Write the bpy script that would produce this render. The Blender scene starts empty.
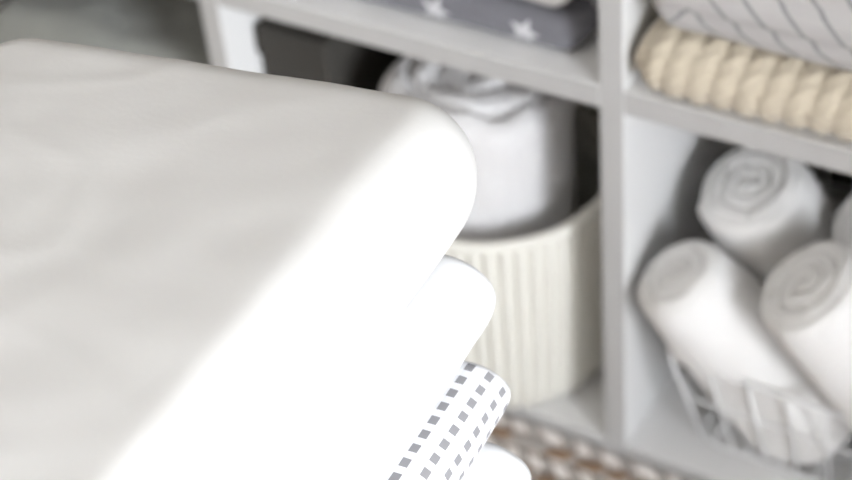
import bpy, bmesh, math, random
from mathutils import Vector, Matrix, noise
random.seed(4)
PI = math.pi
S = 0.01                      # everything below is laid out in centimetres
C = bpy.context.scene.collection

# ------------------------------------------------------------------ helpers
def link_mesh(name, bm, mat, parent=None, smooth=True):
    me = bpy.data.meshes.new(name)
    bmesh.ops.recalc_face_normals(bm, faces=bm.faces[:])
    bmesh.ops.scale(bm, vec=(S, S, S), verts=bm.verts[:])
    bm.to_mesh(me); bm.free()
    if smooth:
        for p in me.polygons: p.use_smooth = True
    if mat: me.materials.append(mat)
    o = bpy.data.objects.new(name, me); C.objects.link(o)
    if parent: o.parent = parent
    return o

def tag(o, label, cat, group=None):
    o['label'] = label; o['category'] = cat
    if group: o['group'] = group
    return o

def thing(name, label, cat, loc=(0, 0, 0), group=None):
    o = bpy.data.objects.new(name, None); C.objects.link(o)
    o.location = Vector(loc)*S; o.empty_display_size = .05
    return tag(o, label, cat, group)

def struct(name, bm, mat, parent=None):
    o = link_mesh(name, bm, mat, parent, smooth=False)
    if parent is None: o['kind'] = 'structure'
    return o

def origin_to(o, loc):
    """move a mesh object's origin (cm) without moving its shape"""
    v = Vector(loc)*S
    o.data.transform(Matrix.Translation(-v)); o.location = v
    return o

def box(bm, x0, x1, y0, y1, z0, z1, bev=0):
    r = bmesh.ops.create_cube(bm, size=1)
    vs = r['verts']
    for v in vs:
        v.co = Vector((x0+(v.co.x+.5)*(x1-x0), y0+(v.co.y+.5)*(y1-y0), z0+(v.co.z+.5)*(z1-z0)))
    if bev:
        es = list({e for v in vs for e in v.link_edges})
        bmesh.ops.bevel(bm, geom=es, offset=bev, segments=2, profile=.5, affect='EDGES')

def tube(bm, pts, r, closed=False, n=8):
    pts = [Vector(p) for p in pts]
    N = len(pts); rings = []
    up = Vector((.13, .31, .94))
    for i, p in enumerate(pts):
        a = pts[(i-1) % N] if (closed or i > 0) else p
        b = pts[(i+1) % N] if (closed or i < N-1) else p
        t = (b-a).normalized()
        s = t.cross(up)
        if s.length < .05: s = t.cross(Vector((1, 0, 0)))
        s.normalize(); q = t.cross(s)
        rings.append([bm.verts.new(p+s*math.cos(2*PI*k/n)*r+q*math.sin(2*PI*k/n)*r) for k in range(n)])
    m = N if closed else N-1
    for i in range(m):
        A, B = rings[i], rings[(i+1) % N]
        for k in range(n):
            bm.faces.new((A[k], A[(k+1) % n], B[(k+1) % n], B[k]))
    if not closed:
        bm.faces.new(rings[0][::-1]); bm.faces.new(rings[-1])

def nz(x, y, z): return noise.noise(Vector((x, y, z)))

# ------------------------------------------------------------------ materials
class NT:
    def __init__(s, name, rough=.6, col=(1, 1, 1), spec=.3, sheen=0):
        s.m = bpy.data.materials.new(name); s.m.use_nodes = True
        s.t = s.m.node_tree; s.b = s.t.nodes['Principled BSDF']
        s.b.inputs['Base Color'].default_value = (*col, 1)
        s.b.inputs['Roughness'].default_value = rough
        s.b.inputs['Specular IOR Level'].default_value = spec
        if sheen:
            s.b.inputs['Sheen Weight'].default_value = sheen
            s.b.inputs['Sheen Roughness'].default_value = .5
    def n(s, typ, **kw):
        q = s.t.nodes.new(typ)
        for k, v in kw.items(): setattr(q, k, v)
        return q
    def l(s, a, b): s.t.links.new(a, b)
    def math(s, op, a, b=None, c=None):
        q = s.n('ShaderNodeMath', operation=op)
        for i, v in enumerate((a, b, c)):
            if v is None: continue
            if isinstance(v, (int, float)): q.inputs[i].default_value = v
            else: s.l(v, q.inputs[i])
        return q.outputs[0]
    def mix(s, fac, a, b):
        q = s.n('ShaderNodeMix', data_type='RGBA')
        for sock, v in ((q.inputs[0], fac), (q.inputs[6], a), (q.inputs[7], b)):
            if isinstance(v, tuple): sock.default_value = (*v, 1)
            elif isinstance(v, (int, float)): sock.default_value = v
            else: s.l(v, sock)
        return q.outputs[2]
    def color(s, sock): s.l(sock, s.b.inputs['Base Color'])
    def noise(s, scale, detail=3, coord='Object'):
        tc = s.n('ShaderNodeTexCoord'); q = s.n('ShaderNodeTexNoise')
        q.inputs['Scale'].default_value = scale; q.inputs['Detail'].default_value = detail
        s.l(tc.outputs[coord], q.inputs['Vector']); return q.outputs['Fac']
    def bump(s, h, strength=.3, dist=.002):
        q = s.n('ShaderNodeBump'); q.inputs['Strength'].default_value = strength
        q.inputs['Distance'].default_value = dist
        s.l(h, q.inputs['Height']); s.l(q.outputs[0], s.b.inputs['Normal'])
    def uv(s):
        q = s.n('ShaderNodeUVMap', uv_map='UVMap'); x = s.n('ShaderNodeSeparateXYZ')
        s.l(q.outputs[0], x.inputs[0]); return x.outputs[0], x.outputs[1]

def cloth_mat(name, col, col2=None, scale=60, strength=.25, dist=.0015, sheen=.15):
    a = NT(name, .92, col, .15, sheen)
    f = a.noise(scale, 4)
    if col2: a.color(a.mix(a.noise(9, 3), col, col2))
    a.bump(f, strength, dist)
    return a.m

M = {}
a = NT('white_lacquer', .42, (.76, .757, .75), .4); a.bump(a.noise(220, 2), .04, .0005); M['shelf'] = a.m
a = NT('grey_front_edge', .5, (.48, .476, .468), .35); a.bump(a.noise(220, 2), .04, .0005); M['edge'] = a.m
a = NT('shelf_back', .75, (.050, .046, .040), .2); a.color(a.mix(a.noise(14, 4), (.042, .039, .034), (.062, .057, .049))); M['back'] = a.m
M['sheet'] = cloth_mat('white_cotton', (.68, .668, .648), (.66, .648, .628), 350, .12, .0006)
M['sheet2'] = cloth_mat('bright_white_cotton', (.78, .78, .785), None, 350, .12, .0006)
M['terry'] = cloth_mat('white_terry', (.90, .89, .875), (.87, .86, .845), 420, .7, .003, .3)
M['fleece'] = cloth_mat('pale_grey_fleece', (.70, .69, .695), (.65, .64, .64), 160, .6, .004, .4)
M['sage'] = cloth_mat('sage_grey_throw', (.30, .31, .285), (.36, .37, .35), 120, .5, .003, .3)
M['taupe'] = cloth_mat('taupe_throw', (.24, .225, .20), (.20, .185, .165), 120, .5, .003, .3)
M['deep_shade'] = cloth_mat('deep_shade_dark', (.050, .047, .042), (.062, .058, .052), 200, .2, .001, 0)  # near-black colour that paints the shade beside the ribbed basket
M['cream'] = cloth_mat('cream_wool', (.60, .53, .42), (.54, .475, .37), 260, .6, .002, .3)
M['offwhite'] = cloth_mat('off_white_knit', (.50, .48, .455), (.44, .42, .395), 160, .5, .003, .3)
a = NT('cream_rope', .85, (.66, .63, .55), .2); a.color(a.mix(a.noise(40, 3), (.77, .755, .70), (.73, .71, .65))); a.bump(a.noise(300, 2), .4, .001); M['rope'] = a.m
a = NT('white_wire', .4, (.84, .84, .84), .4); a.bump(a.noise(100, 1), .03, .0003); M['wire'] = a.m
# gingham: small dark squares where the stripes cross
a = NT('gingham_cotton', .9, (.84, .84, .84), .15, .1)
u, v = a.uv(); P = .0103
fu = a.math('FRACT', a.math('DIVIDE', u, .0112)); fv = a.math('FRACT', a.math('DIVIDE', v, P))
su = a.math('LESS_THAN', fu, .40); sv = a.math('LESS_THAN', fv, .55)
both = a.math('MULTIPLY', su, sv); one = a.math('MAXIMUM', su, sv)
a.color(a.mix(both, a.mix(one, (.86, .86, .87), (.79, .79, .81)), (.27, .265, .275)))
a.bump(a.noise(400, 2), .12, .0006); M['gingham'] = a.m
# stars on grey fleece
a = NT('grey_star_fleece', .95, (.2, .2, .21), .1, .2)
u, v = a.uv(); P = .11; u = a.math('SUBTRACT', u, .014); v = a.math('SUBTRACT', v, .008)
cu = a.math('DIVIDE', u, P); row = a.math('FLOOR', a.math('DIVIDE', v, .037))
cu = a.math('ADD', cu, a.math('MULTIPLY', row, .5))
x = a.math('SUBTRACT', a.math('MULTIPLY', a.math('FRACT', cu), P), P/2)
y = a.math('SUBTRACT', a.math('MULTIPLY', a.math('FRACT', a.math('DIVIDE', v, .037)), .037), .0185)
r = a.math('SQRT', a.math('ADD', a.math('MULTIPLY', x, x), a.math('MULTIPLY', y, y)))
an = a.math('PINGPONG', a.math('ADD', a.math('ARCTAN2', x, y), 2*PI), PI/5)
R0, R1 = .0132, .0060        # outer and inner radius: line through the two tips
x1, y1 = R1*math.cos(PI/5), R1*math.sin(PI/5)
nx, ny = y1, R0-x1; cc = nx*R0
d = a.math('ADD', a.math('MULTIPLY', a.math('MULTIPLY', r, a.math('COSINE', an)), nx), a.math('MULTIPLY', a.math('MULTIPLY', r, a.math('SINE', an)), ny))
a.color(a.mix(a.math('LESS_THAN', d, cc), a.mix(a.noise(60, 3), (.16, .16, .178), (.19, .19, .21)), (.58, .58, .60)))
a.bump(a.noise(200, 3), .5, .003); M['star'] = a.m
# chevron lines on pale grey
a = NT('chevron_knit', .95, (.5, .5, .5), .1, .2)
u, v = a.uv()
w = a.math('ADD', u, a.math('MULTIPLY', a.math('PINGPONG', v, .12), 1.15))
fr = a.math('FRACT', a.math('DIVIDE', w, .030))
ln = a.math('LESS_THAN', fr, .16)
a.color(a.mix(ln, (.48, .468, .46), (.28, .275, .275))); a.bump(a.noise(240, 3), .5, .002); M['chevron'] = a.m
# rug colours come from the weave attribute
a = NT('woven_wool', 1, (.5, .45, .4), .05, .2)
q = a.n('ShaderNodeAttribute', attribute_name='weave'); rp = a.n('ShaderNodeValToRGB')
rp.color_ramp.interpolation = 'CONSTANT'
els = rp.color_ramp.elements; els[0].position = 0; els[0].color = (.82, .78, .75, 1)
els[1].position = .45; els[1].color = (.27, .18, .12, 1)
e = els.new(.72); e.color = (.40, .37, .345, 1)
a.l(q.outputs['Fac'], rp.inputs[0]); a.color(rp.outputs[0]); a.bump(a.noise(300, 3), .6, .002); M['rug'] = a.m
# room
a = NT('wall_paint', .9, (.40, .385, .36), .2); a.bump(a.noise(90, 3), .05, .001); M['wall'] = a.m
a = NT('ceiling_paint', .9, (.70, .69, .67), .2); a.bump(a.noise(60, 3), .05, .001); M['ceil'] = a.m
a = NT('oak_boards', .5, (.33, .24, .16), .3)
tc = a.n('ShaderNodeTexCoord'); br = a.n('ShaderNodeTexBrick'); br.inputs['Scale'].default_value = 1.0
br.inputs['Color1'].default_value = (.34, .25, .17, 1); br.inputs['Color2'].default_value = (.28, .20, .135, 1)
br.inputs['Mortar'].default_value = (.10, .07, .05, 1); br.inputs['Mortar Size'].default_value = .003
br.inputs['Brick Width'].default_value = 1.4; br.inputs['Row Height'].default_value = .14
a.l(tc.outputs['Object'], br.inputs['Vector']); a.color(br.outputs[0]); M['floor'] = a.m
a = NT('bench_wood', .5, (.42, .30, .19), .3); a.color(a.mix(a.noise(20, 5), (.45, .32, .20), (.34, .235, .15))); M['wood'] = a.m
a = NT('trim_paint', .4, (.75, .75, .74), .4); a.bump(a.noise(80, 2), .03, .0005); M['trim'] = a.m
g = bpy.data.materials.new('window_glass'); g.use_nodes = True; t = g.node_tree; t.nodes.clear()
o_ = t.nodes.new('ShaderNodeOutputMaterial'); mx = t.nodes.new('ShaderNodeMixShader'); tr = t.nodes.new('ShaderNodeBsdfTransparent')
gl = t.nodes.new('ShaderNodeBsdfGlossy'); gl.inputs['Roughness'].default_value = .02; fz = t.nodes.new('ShaderNodeFresnel')
t.links.new(fz.outputs[0], mx.inputs[0]); t.links.new(tr.outputs[0], mx.inputs[1]); t.links.new(gl.outputs[0], mx.inputs[2]); t.links.new(mx.outputs[0], o_.inputs[0])
M['glass'] = g

# ------------------------------------------------------------------ the room
XL, XR, YB, YF, ZC = -260, 200, 41.5, -330, 250
WY0, WY1, WZ0, WZ1 = -312, -102, 36, 172
bm = bmesh.new(); box(bm, XL-10, XR+10, YF-10, YB+10, -10, 0); struct('floor', bm, M['floor'])
bm = bmesh.new(); box(bm, XL-10, XR+10, YF-10, YB+10, ZC, ZC+10); struct('ceiling', bm, M['ceil'])
bm = bmesh.new(); box(bm, XL-10, XR+10, YB, YB+10, 0, ZC); struct('wall_back', bm, M['wall'])
bm = bmesh.new(); box(bm, XL-10, XR+10, YF-10, YF, 0, ZC); struct('wall_front', bm, M['wall'])
bm = bmesh.new(); box(bm, XL-10, XL, YF, YB, 0, ZC); struct('wall_left', bm, M['wall'])
bm = bmesh.new()
box(bm, XR, XR+10, YF, WY0, 0, ZC); box(bm, XR, XR+10, WY1, YB, 0, ZC)
box(bm, XR, XR+10, WY0, WY1, 0, WZ0); box(bm, XR, XR+10, WY0, WY1, WZ1, ZC)
struct('wall_right', bm, M['wall'])
bm = bmesh.new()
f = 5
box(bm, XR+2, XR+8, WY0, WY0+f, WZ0, WZ1); box(bm, XR+2, XR+8, WY1-f, WY1, WZ0, WZ1)
box(bm, XR+2, XR+8, WY0, WY1, WZ0, WZ0+f); box(bm, XR+2, XR+8, WY0, WY1, WZ1-f, WZ1)
ym = (WY0+WY1)/2; box(bm, XR+2, XR+8, ym-2.5, ym+2.5, WZ0, WZ1)
win = struct('window_1', bm, M['trim'])
bm = bmesh.new(); box(bm, XR+4.6, XR+5.2, WY0+f, WY1-f, WZ0+f, WZ1-f); struct('window_pane', bm, M['glass'], win)
bm = bmesh.new(); box(bm, XL, XR, YB-1.2, YB, 0, 8, .2); struct('baseboard_back', bm, M['trim'])

# ------------------------------------------------------------------ the cube shelf
T, CELL = 1.9, 33.5
PITCH = T+CELL
ZB0, ZB1 = 1.9, 3.8                  # lowest board
ZM0 = ZB1+CELL; ZM1 = ZM0+T          # middle board, underside and top
ZT0 = ZM1+CELL; ZT1 = ZT0+T
DEEP = 39
X0 = -2*PITCH; X1 = PITCH+T          # outer faces: two cells left of the post at 0, one to its right
shelf = thing('cube_shelf', 'white cube storage shelf with open square compartments full of folded textiles', 'shelf', (-20, 20, 0))
def sh(name, *b):
    bm = bmesh.new(); box(bm, *b, .12)
    o = link_mesh(name, bm, M['shelf'], shelf, smooth=False); o.location = -shelf.location
    o.data.materials.append(M['edge'])                 # front-facing faces take a greyer colour than the boards
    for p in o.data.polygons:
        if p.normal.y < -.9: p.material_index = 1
    return o
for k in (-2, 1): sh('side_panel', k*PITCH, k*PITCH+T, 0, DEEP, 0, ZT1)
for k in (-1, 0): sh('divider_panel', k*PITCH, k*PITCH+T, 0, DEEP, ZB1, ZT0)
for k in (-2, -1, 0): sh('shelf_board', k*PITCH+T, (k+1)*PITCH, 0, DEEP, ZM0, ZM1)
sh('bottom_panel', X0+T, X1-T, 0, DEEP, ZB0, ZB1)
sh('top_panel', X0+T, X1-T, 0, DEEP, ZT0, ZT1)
bm = bmesh.new(); box(bm, X0+T, X1-T, 4, 5.5, 0, ZB0); o = link_mesh('plinth', bm, M['shelf'], shelf, False); o.location = -shelf.location
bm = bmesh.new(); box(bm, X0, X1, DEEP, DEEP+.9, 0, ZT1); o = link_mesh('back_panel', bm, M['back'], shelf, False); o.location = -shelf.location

# ------------------------------------------------------------------ folded textiles
def slab(W, D, h, rx, ry, rc, axis='y', dx=.6, dy=.7, puff=.0, wob=.25, wscale=.12, seed=0, disp=None, grooves=0, gdepth=.25):
    """a folded cloth: a loop of cross-section (the rounded fold on both sides) swept along its length.
    Returns bm centred on x,y with its underside at z = 0; UV in metres along (loop, length)."""
    prof = []
    nfold = max(10, int(PI*h/2/dx*1.2)); nflat = max(4, int((W-2*rx)/dx))
    for i in range(nflat): prof.append((-(W/2-rx)+(W-2*rx)*i/nflat, h/2, 0, 1))
    for i in range(nfold):
        t = PI/2-PI*i/nfold; prof.append((W/2-rx+rx*math.cos(t), h/2*math.sin(t), math.cos(t), math.sin(t)))
    for i in range(nflat): prof.append(((W/2-rx)-(W-2*rx)*i/nflat, -h/2, 0, -1))
    for i in range(nfold):
        t = -PI/2-PI*i/nfold; prof.append((-(W/2-rx)+rx*math.cos(t), h/2*math.sin(t), math.cos(t), math.sin(t)))
    n = len(prof)
    arc = [0]
    for i in range(n):
        p, q = prof[i], prof[(i+1) % n]; arc.append(arc[-1]+math.hypot(q[0]-p[0], q[1]-p[1]))
    ys = []
    ne = max(6, int(ry/dy*2)); ni = max(4, int((D-2*ry)/dy))
    for i in range(ne): ys.append(-D/2+ry*(1-math.cos(PI/2*i/ne)))
    for i in range(ni+1): ys.append(-D/2+ry+(D-2*ry)*i/ni)
    for i in range(ne-1, -1, -1): ys.append(D/2-ry*(1-math.cos(PI/2*i/ne)))
    bm = bmesh.new(); uvl = bm.loops.layers.uv.new('UVMap'); rings = []
    for y in ys:
        d = min(y+D/2, D/2-y)
        k = math.sqrt(max(0, 1-(1-min(1, d/ry))**2)) if ry > 0 else 1
        k = max(k, .02)
        kx = math.sqrt(max(0, 1-(1-min(1, d/rc))**2)) if rc > 0 else 1
        ring = []
        for i, (x, z, ax, az) in enumerate(prof):
            xx = x*(1-(rc/(W/2))*(1-kx)); zz = z*k
            ins = (1-(2*x/W)**2)*(1-(2*y/D)**2)
            if az > 0: zz += puff*max(0, ins)*k*az
            g = 0
            if grooves and ax != 0:
                ph = (z/h+.5)*grooves; g = -gdepth*max(0, 1-abs(ph-round(ph))*6)*abs(ax) if 0 < round(ph) < grooves else 0
            w = wob*(nz(xx*wscale+seed*7.3, y*wscale, z*wscale*2+seed)+.5*nz(xx*wscale*2.7, y*wscale*2.7+seed*3.1, z*.2))
            if disp:
                dv = disp(arc[i], y, ax, az)
            else: dv = 0
            dv += w+g
            side = abs(y)/(D/2)
            e = (1-k)
            yy = y
            px, pz = xx+ax*dv, zz+az*dv*k
            if az < 0: pz = max(pz, -h/2*k-.02)
            yy = y+math.copysign(1, y)*e*dv*.8
            ring.append(bm.verts.new((px, yy, pz+h/2)))
        rings.append(ring)
    for j in range(len(ys)-1):
        for i in range(n):
            a, b = rings[j][i], rings[j][(i+1) % n]; c, d = rings[j+1][(i+1) % n], rings[j+1][i]
            fc = bm.faces.new((a, b, c, d))
            for lp, (s, yy) in zip(fc.loops, ((arc[i], ys[j]), (arc[i+1], ys[j]), (arc[i+1], ys[j+1]), (arc[i], ys[j+1]))):
                lp[uvl].uv = (s*S, yy*S)
    for ring in (rings[0], rings[-1]):
        h2 = n//2
        for i in range(h2-1):
            a, b, c, d = ring[i], ring[i+1], ring[n-2-i], ring[n-1-i]
            if len({a, b, c, d}) == 4:
                try: bm.faces.new((a, b, c, d))
                except ValueError: pass
    if axis == 'x':
        for v in bm.verts: v.co = Vector((v.co.y, -v.co.x, v.co.z))
    return bm

def place(bm, cx, cy, z, rot=0):
    m = Matrix.Translation((cx, cy, z)) @ Matrix.Rotation(rot, 4, 'Z')
    bmesh.ops.transform(bm, matrix=m, verts=bm.verts[:])
    return bm

def folded(name, bm, mat, cx, cy, z, rot, label, cat, group):
    place(bm, cx, cy, z, rot)
    o = link_mesh(name, bm, M[mat]); origin_to(o, (cx, cy, z))
    return tag(o, label, cat, group)

# --- the foreground stack (right edge x ~ 12, far edge y ~ -32)
G = 'folded bed linens in the foreground stack'
R = math.radians
ROT = R(4)
def crown(bm, fn):
    for v in bm.verts:
        v.co.z += fn(v.co.x, v.co.y, v.co.z)
    return bm
def creases(x, y, sd):
    a_ = nz(x*.07+sd, y*.16, sd*1.3); b_ = nz(x*.21+y*.12, y*.30-x*.06, sd*2.1)
    return max(0, 1-abs(a_)*9)*.9+max(0, 1-abs(b_)*7)*.5*max(0, nz(x*.05, y*.05, sd+9)+.2)
def lay(name, mat, W, D, h, right, far, z, rot, label, cat, **kw):
    bm = slab(W, D, h, **kw)
    for v in bm.verts:                    # the cloth is not folded quite square
        v.co.y += .11*(v.co.x-W/2)
        v.co.z += .065*creases(v.co.x, v.co.y, z)*min(1, max(0, v.co.z/h-.2))
    c, s = math.cos(rot), math.sin(rot)
    hx, hy = W/2, D/2                     # far right corner lands on (right, far)
    cx = right-(hx*c-hy*s); cy = far-(hx*s+hy*c)
    return folded(name, bm, mat, cx, cy, z, rot, label, cat, G)
top = lay('folded_sheet', 'sheet', 28.6, 42, 8.0, 9.7, -29.1, 52.55, ROT, 'thick white cotton sheet on top of the foreground stack, its wide flat top in view', 'bed sheet',
    rx=3.3, ry=3.2, rc=4.4, dx=.5, dy=.5, puff=.3, wob=.13, wscale=.11, seed=1)
lay('folded_sheet', 'sheet2', 31, 42, 5.9, 10.6, -31.9, 46.55, ROT, 'plain white folded sheet between the top sheet and the gingham cloth', 'bed sheet',
    rx=2.4, ry=1.6, rc=1.0, dx=.5, dy=.4, wob=.2, seed=2)
lay('folded_gingham_cloth', 'gingham', 32, 42, 4.2, 11.8, -33.3, 42.3, ROT, 'white folded cloth with small grey gingham squares, third in the foreground stack', 'bed linen',
    rx=2.0, ry=1.1, rc=.7, dx=.45, dy=.4, wob=.12, seed=3)
lay('folded_sheet', 'sheet2', 33, 42, 5.2, 13.5, -34.0, 37.1, ROT, 'plain white folded sheet under the gingham cloth, lowest in view of the stack', 'bed sheet',
    rx=2.6, ry=1.6, rc=1.4, dx=.5, dy=.4, wob=.2, seed=4)

# --- the bench that carries the stack (below the picture)
bn = thing('bench', 'low wooden bench under the foreground stack of folded linens', 'bench', (-4, -58, 3.12))
def bpart(name, *b):
    bm = bmesh.new(); box(bm, *b, .3); o = link_mesh(name, bm, M['wood'], bn, False); o.location = -bn.location
bpart('seat', -17, 8, -76, -42, 34, 37)
for x in (-15, 5):
    for y in (-74, -47): bpart('leg', x, x+3.2, y, y+3.2, 3.12, 34)

# ------------------------------------------------------------------ rug
bm = bmesh.new(); wv = bm.verts.layers.float.new('weave')
nx_, ny_ = 300, 330; RX0, RX1, RY0, RY1 = -48, 36, -92, -.06
grid = []
for j in range(ny_+1):
    y = RY1+(RY0-RY1)*(j/ny_)
    row_ = []
    rr = (RY1-y)/1.5; ri = math.floor(rr); rf = rr-ri
    for i in range(nx_+1):
        x = RX0+(RX1-RX0)*i/nx_
        ph = x/2.6+(.5 if ri % 2 else 0)+(rf-.5)*.55*(1 if ri % 2 else -1)+.55*nz(x*.22, ri*3.7, .5)
        ci = math.floor(ph); cf = ph-ci
        hgt = 2.3+.8*math.sqrt(max(0, math.sin(PI*rf)))*(.55+.45*math.sqrt(max(0, math.sin(PI*cf))))
        ed = min(x-RX0, RX1-x, .9+(RY1-y), y-RY0)
        hgt *= min(1, .35+ed/1.2)
        vv = bm.verts.new((x, y, hgt+.12*nz(x*.8, y*.8, 2)))
        rnd = (math.sin(ci*12.99+ri*78.23)*43758.5) % 1
        vv[wv] = ((.2 if cf < .55 else .9) if ri % 2 == 0 else (.6 if rnd < .62 and cf < .8 else (.2 if rnd > .8 else .9)))
        row_.append(vv)
    grid.append(row_)
for j in range(ny_):
    for i in range(nx_): bm.faces.new((grid[j][i], grid[j][i+1], grid[j+1][i+1], grid[j+1][i]))
rim = grid[0]+[r_[-1] for r_ in grid[1:]]+grid[-1][-2::-1]+[r_[0] for r_ in grid[-2:0:-1]]
low = [bm.verts.new((v.co.x, v.co.y, .02)) for v in rim]
for i in range(len(rim)):
    j = (i+1) % len(rim); bm.faces.new((rim[i], low[i], low[j], rim[j]))
bm.faces.new(low)
o = link_mesh('rug', bm, M['rug']); origin_to(o, (-6, -46, 0))
tag(o, 'chunky woven rug in brown, white and grey on the floor before the shelf', 'rug')

# ------------------------------------------------------------------ rolls (towels and the throw in the basket)
def roll(r, L, turns, rnd, nang=72, groove=.35, capdome=.5, wob=.15, seed=0, taper=0, bulge=0):
    """cloth rolled up along +z from 0 to L, the spiral of its layers showing at both ends"""
    bm = bmesh.new(); pitch = r/turns
    prof = []                       # (radius factor, z, cap?) from the bottom centre to the top centre
    nr = int(turns*9)
    for i in range(nr): prof.append(((r-rnd)*(i+.5)/nr, 0, -1))
    for i in range(9): t = PI/2*i/8; prof.append((r-rnd+rnd*math.sin(t), rnd*(1-math.cos(t)), 0))
    nl = max(8, int(L/.7))
    for i in range(1, nl): prof.append((r, rnd+(L-2*rnd)*i/nl, 0))
    for i in range(9): t = PI/2*i/8; prof.append((r-rnd+rnd*math.cos(t), L-rnd+rnd*math.sin(t), 0))
    for i in range(nr-1, -1, -1): prof.append(((r-rnd)*(i+.5)/nr, L, 1))
    rings = []
    for (rho, z, cap) in prof:
        ring = []
        for k in range(nang):
            th = 2*PI*k/nang
            rr, zz = rho, z
            endness = cap if cap else (1 if z > L-rnd else (-1 if z < rnd else 0))
            if endness:
                ph = (rho/pitch-th/(2*PI)+.3*nz(math.cos(th)*1.3, math.sin(th)*1.3, seed+rho*.15)) % 1
                g = groove*math.exp(-((ph-.5)/.13)**2)*min(1, rho/(.4*pitch))
                fade = 1 if cap else max(0, 1-(rho-(r-rnd))/rnd)
                zz -= endness*(g*fade-capdome*(1-(rho/r)**2)*.6)
                zz += endness*wob*1.5*nz(rho*.4*math.cos(th), rho*.4*math.sin(th), seed+5)*fade
            f2 = 1+(taper*(z/L-.5))+bulge*math.sin(PI*z/L)
            rr *= f2
            if not cap:
                rr += wob*(nz(math.cos(th)*1.6+seed, math.sin(th)*1.6, z*.16)+.4*nz(math.cos(th)*4, math.sin(th)*4+seed, z*.4))
                # the loose outer edge of the cloth leaves a step along the roll
                st = (th-2.2) % (2*PI)
                rr += .28*math.exp(-st*1.6)*(1 if 0 < z < L else 0)
            ring.append(bm.verts.new((rr*math.cos(th), rr*math.sin(th), zz)))
        rings.append(ring)
    for j in range(len(rings)-1):
        for k in range(nang):
            bm.faces.new((rings[j][k], rings[j][(k+1) % nang], rings[j+1][(k+1) % nang], rings[j+1][k]))
    bm.faces.new(rings[0][::-1]); bm.faces.new(rings[-1])
    return bm

def lean(bm, B, Tp, twist=0):
    d = (Vector(Tp)-Vector(B)).normalized()
    q = Vector((0, 0, 1)).rotation_difference(d).to_matrix().to_4x4()
    bmesh.ops.transform(bm, matrix=Matrix.Translation(B) @ q @ Matrix.Rotation(twist, 4, 'Z'), verts=bm.verts[:])

# --- wire basket in the right compartment
BX0, BX1, BYF, BYB, BZ = 4.9, 31.5, .2, 33, 15.2      # rim
bx0, bx1, byf, byb, bz = 6.8, 29.6, 3.2, 31, 4.15     # base
wb = thing('wire_basket', 'white wire basket holding rolled towels in the lower right compartment', 'basket', (18, 17, ZB1))
def wpart(name, paths, r, closed=False):
    bm = bmesh.new()
    for p in paths: tube(bm, p, r, closed)
    o = link_mesh(name, bm, M['wire'], wb); o.location = -wb.location
def ring_at(t, n=6, rad=2.2):
    x0, x1 = bx0+(BX0-bx0)*t, bx1+(BX1-bx1)*t; y0, y1 = byf+(BYF-byf)*t, byb+(BYB-byb)*t; z = bz+(BZ-bz)*t
    p = []
    for cx, cy, a0 in ((x1-rad, y1-rad, 0), (x0+rad, y1-rad, PI/2), (x0+rad, y0+rad, PI), (x1-rad, y0+rad, 3*PI/2)):
        for i in range(n+1): t_ = a0+PI/2*i/n; p.append((cx+rad*math.cos(t_), cy+rad*math.sin(t_), z))
    return p
wpart('rim', [ring_at(1)], .19, True)
wpart('ring', [ring_at(.55)], .12, True); wpart('ring', [ring_at(.0)], .17, True)
nxw, nyw = 9, 10
def upr(a, b): wpart('upright_wire', [[a, b]], .135)
for i in range(nxw):
    f_ = (i+.25)/(nxw-.5); xa, xb = bx0+(bx1-bx0)*f_, BX0+(BX1-BX0)*f_
    upr((xa, byf, bz), (xb, BYF, BZ)); upr((xa, byb, bz), (xb, BYB, BZ))
for i in range(nyw):
    f_ = (i+.3)/(nyw-.4); ya, yb = byf+(byb-byf)*f_, BYF+(BYB-BYF)*f_
    upr((bx0, ya, bz), (BX0, yb, BZ)); upr((bx1, ya, bz), (BX1, yb, BZ))
wpart('base_grid', [[(bx0+(bx1-bx0)*(i+.5)/8, byf, bz), (bx0+(bx1-bx0)*(i+.5)/8, byb, bz)] for i in range(8)]+[[(bx0, byf+(byb-byf)*(i+.5)/4, bz), (bx1, byf+(byb-byf)*(i+.5)/4, bz)] for i in range(4)], .13)

def squeeze(bm, zlimit=True):
    """the basket's front wires, the post and the base hold the soft rolls in"""
    for v in bm.verts:
        c = v.co
        if c.z < BZ+.4:
            t_ = max(0, min(1, (c.z-bz)/(BZ-bz)))
            yf = byf+(BYF-byf)*t_+.3
            if c.y < yf: c.y = yf+(c.y-yf)*.04
            xl = bx0+(BX0-bx0)*t_+.3
            if c.x < xl: c.x = xl+(c.x-xl)*.04
        if c.x < T+.1: c.x = T+.1+(c.x-T-.1)*.03
        if c.z < bz+.3: c.z = bz+.3+(c.z-bz-.3)*.03
GT = 'rolled white towels in the wire basket'
def towel(B, Tp, r, label, turns=3.6, rnd=1.2, seed=0, tw=0, taper=-.16):
    L = (Vector(Tp)-Vector(B)).length
    bm = roll(r, L, turns, rnd, seed=seed, taper=taper, bulge=.05, groove=.34, capdome=.25)
    lean(bm, B, Tp, tw); squeeze(bm)
    o = link_mesh('rolled_towel', bm, M['terry']); origin_to(o, B)
    return tag(o, label, 'towel', GT)
towel((15.2, 7.0, 6.6), (5.6, .8, 23.4), 4.3, 'front left white rolled towel in the wire basket, leaning nearest the white post', seed=1, tw=.4, taper=-.34)
towel((14.0, 17, 8), (8.2, 8.2, 27.6), 4.5, 'rear left white rolled towel, its round end reaching highest in the wire basket', seed=2, tw=1.4)
towel((26.4, 7.0, 9.0), (15.7, .6, 26.6), 4.5, 'front white rolled towel with a broad round end, right of the one near the post', seed=3, tw=2.2)
towel((28.3, 18, 12.5), (17.7, 8.2, 27.6), 4.2, 'white rolled towel cut by the right edge of the photo, behind the broad front one', seed=4, tw=3.0)

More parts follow.
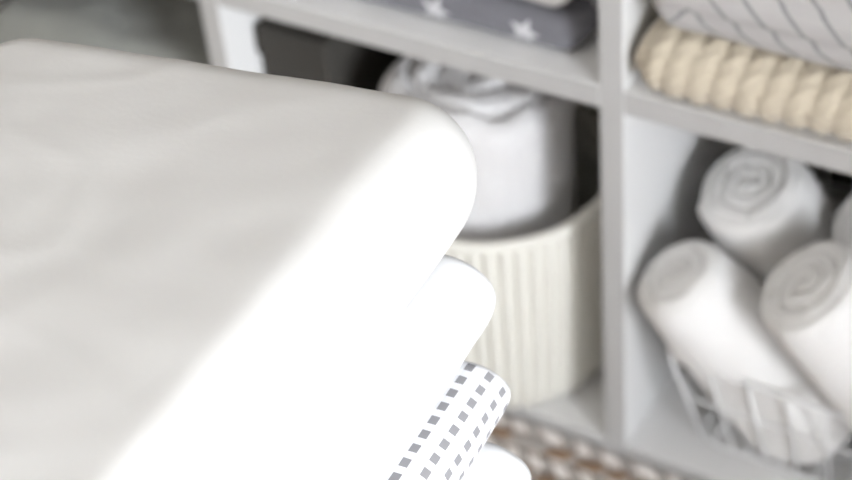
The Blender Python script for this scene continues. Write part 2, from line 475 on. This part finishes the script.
# ------------------------------------------------------------------ ribbed basket and the rolled throw
BCX, BCY = -14.0, 7.5
rb = thing('ribbed_basket', 'round cream basket with vertical ribs holding a rolled grey throw', 'basket', (BCX, BCY, ZB1))
bm = bmesh.new(); NR, NA = 56, 56*9
prof = [(0.01, .0), (6, 0), (9.2, .0), (10.0, .5), (10.35, 1.6)]
for i in range(1, 20): prof.append((10.35+.55*math.sin(i/19*PI/2), 1.6+(18.8-1.6)*i/19))
inner = [(10.3, 18.7), (10.2, 15), (10.0, 9), (9.6, 2.2), (8.8, 1.0), (0.01, .9)]
rings = []
for idx, (r_, z_) in enumerate(prof+inner):
    ring = []
    for k in range(NA):
        th = 2*PI*k/NA; rr = r_
        if 3 <= idx < len(prof): rr += .25-.65*abs(math.cos(th*NR/2))**5
        rr += .12*nz(math.cos(th)*2, math.sin(th)*2, z_*.15)*(1 if r_ > 5 else 0)
        ring.append(bm.verts.new((rr*math.cos(th), rr*math.sin(th), z_)))
    rings.append(ring)
for j in range(len(rings)-1):
    for k in range(NA): bm.faces.new((rings[j][k], rings[j][(k+1) % NA], rings[j+1][(k+1) % NA], rings[j+1][k]))
link_mesh('body', bm, M['rope'], rb)
bm = bmesh.new()
tube(bm, [((10.72+.05*math.sin(9*t_))*math.cos(t_), (10.72+.05*math.sin(9*t_))*math.sin(t_), 18.95+.15*math.sin(3*t_+1)) for t_ in [2*PI*i/96 for i in range(96)]], .55, True, 10)
link_mesh('rim', bm, M['rope'], rb)

bm = roll(7.7, 26.8, 3.2, 2.2, nang=110, groove=.75, capdome=1.2, wob=.35, seed=9)
for v in bm.verts:                                   # soft folds and a slouch
    c = v.co; u_ = max(0, (c.z-20)/7)
    c.z += u_*(.8*nz(c.x*.22, c.y*.22, 3.3)+.2*nz(c.x*.6, c.y*.6, 8.1))
    c.x += .012*c.z
for v in bm.verts: v.co += Vector((BCX-.9, BCY-.4, ZB1+1.2))
o = link_mesh('rolled_throw', bm, M['fleece']); origin_to(o, (BCX-.9, BCY-.4, ZB1+1.2))
tag(o, 'pale grey fleece throw rolled up and standing in the ribbed cream basket', 'throw')

sb = thing('shade_box', 'added dark box standing in for the deep shade left of the ribbed basket', 'box', (-29.4, 18.2, ZB1))  # added dark box, stands in for shade in this compartment
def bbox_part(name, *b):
    bm = bmesh.new(); box(bm, *b, .25); link_mesh(name, bm, M['deep_shade'], sb, False)
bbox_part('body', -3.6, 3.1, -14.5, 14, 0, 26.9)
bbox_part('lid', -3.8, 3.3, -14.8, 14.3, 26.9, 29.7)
# ------------------------------------------------------------------ upper compartments
GU = 'folded blankets in the upper compartments'
def wide(name, mat, x0, x1, y0, y1, z, h, label, cat='blanket', group=GU, rot=0, **kw):
    bm = slab(y1-y0, x1-x0, h, axis='x', **kw)
    return folded(name, bm, mat, (x0+x1)/2, (y0+y1)/2, z, rot, label, cat, group)
wide('folded_blanket', 'star', -31.5, -2.6, 2.0, 31, ZM1+.03, 3.0, 'dark grey folded blanket printed with white stars, on the shelf board', rx=1.3, ry=1.8, rc=1.4, wob=.2, seed=11)
wide('folded_blanket', 'offwhite', -30.5, -3.2, 1.7, 31, ZM1+3.05, 5.2, 'off-white folded blanket lying on the dark grey star blanket', rx=2.4, ry=2.2, rc=1.6, wob=.25, seed=12)
def cable(s, y, ax, az):
    ph = y/1.72+s*.09
    c1 = math.sqrt(abs(math.sin(PI*ph)))                       # ropes side by side
    tw = abs(math.sin(PI*(s/1.4+(ph % 1)*.9+math.floor(ph)*.37)))  # the twist of each rope
    return .40*c1*(.5+.5*tw)-.24
wide('folded_blanket', 'cream', 2.4, 34.0, -.9, 30, ZM1+.03, 5.2, 'cream cable-knit folded blanket lying on the upper right shelf board', rx=3.0, ry=3.0, rc=2.2, dx=.28, dy=.24, wob=.2, seed=13, disp=cable)
wide('folded_blanket', 'chevron', 3.6, 34.2, -.8, 30, ZM1+5.3, 7.6, 'pale grey folded blanket with chevron lines, on top of the cream cable knit', rx=2.6, ry=2.0, rc=1.6, wob=.15, seed=14, grooves=3, gdepth=.3)

# ------------------------------------------------------------------ left compartment
GL = 'folded throws in the lower left compartment'
wide('folded_throw', 'taupe', -67, -38, 3, 33, ZB1+.03, 8, 'taupe folded throw at the bottom of the lower left compartment', 'throw', GL, rx=3, ry=3, rc=2, wob=.3, seed=21)
wide('folded_throw', 'taupe', -66.5, -39, 3, 33, ZB1+8, 7, 'taupe folded throw in the middle of the lower left compartment pile', 'throw', GL, rx=3, ry=3, rc=2, wob=.3, seed=22)
wide('folded_throw', 'sage', -66.8, -40, 3.5, 33, ZB1+15, 7.5, 'sage grey folded throw behind the top sheet, at the upper left of the photo', 'throw', GL, rx=3.2, ry=3.2, rc=2, wob=.6, seed=23)

# ------------------------------------------------------------------ camera
p = (44.6878486, -87.5055694, 106.989117); yaw, pit, rl = .605250687, .688049362, -.101069091
fw = Vector((-math.sin(yaw)*math.cos(pit), math.cos(yaw)*math.cos(pit), -math.sin(pit)))
r0 = Vector((math.cos(yaw), math.sin(yaw), 0)); u0 = r0.cross(fw)
r1 = r0*math.cos(rl)+u0*math.sin(rl); u1 = -r0*math.sin(rl)+u0*math.cos(rl)
cam = bpy.data.cameras.new('camera'); co = bpy.data.objects.new('camera', cam); C.objects.link(co)
mw = Matrix.Identity(4)
for i in range(3): mw[i][0], mw[i][1], mw[i][2], mw[i][3] = r1[i], u1[i], -fw[i], p[i]*S
co.matrix_world = mw
cam.sensor_width = 36; cam.lens = 1700/852*36; cam.clip_start = .01
cam.dof.use_dof = True; cam.dof.focus_distance = .82; cam.dof.aperture_fstop = 5.2
bpy.context.scene.camera = co

# ------------------------------------------------------------------ light: daylight through the window
w = bpy.data.worlds.new('sky'); bpy.context.scene.world = w; w.use_nodes = True
bg = w.node_tree.nodes['Background']; bg.inputs[0].default_value = (.75, .86, 1, 1); bg.inputs[1].default_value = 1.0
ld = bpy.data.lights.new('window_daylight', 'AREA'); ld.shape = 'RECTANGLE'; ld.size = 2.0; ld.size_y = 1.65
ld.energy = 130; ld.color = (.93, .96, 1)
lo = bpy.data.objects.new('window_daylight', ld); C.objects.link(lo)
lo.matrix_world = Matrix.Translation((2.12, ym*S, (WZ0+WZ1)/2*S)) @ Matrix.Rotation(PI/2, 4, 'Y')
lo.rotation_euler = (0, PI/2, 0)
ld.size, ld.size_y = 1.36, 2.1

fill_lamp = thing('added_ceiling_fill', 'added round overhead fill light above the bench, out of view', 'fill_lamp', (5, -115, ZC))  # added overhead fill, warms the upward-facing surfaces
bm = bmesh.new()
def disc(bm, prof, n=48):
    rg = [[bm.verts.new((r_*math.cos(2*PI*k/n), r_*math.sin(2*PI*k/n), z_)) for k in range(n)] for r_, z_ in prof]
    for j in range(len(rg)-1):
        for k in range(n): bm.faces.new((rg[j][k], rg[j][(k+1) % n], rg[j+1][(k+1) % n], rg[j+1][k]))
    bm.faces.new(rg[0]); bm.faces.new(rg[-1][::-1])
disc(bm, [(30, -.05), (31, -1), (31, -4), (29, -4.6), (4, -4.6)])
link_mesh('housing', bm, M['trim'], fill_lamp, True)
l2 = bpy.data.lights.new('added_ceiling_fill_light', 'AREA'); l2.shape = 'DISK'; l2.size = .56; l2.energy = 1.3; l2.color = (1, .93, .85)
l2o = bpy.data.objects.new('added_ceiling_fill_light', l2); C.objects.link(l2o); l2o.parent = fill_lamp; l2o.location = (0, 0, -.055)

sc = bpy.context.scene
sc.view_settings.view_transform = 'Standard'; sc.view_settings.look = 'None'
sc.view_settings.gamma = 1; sc.view_settings.use_curve_mapping = False
sc.view_settings.exposure = 1.58
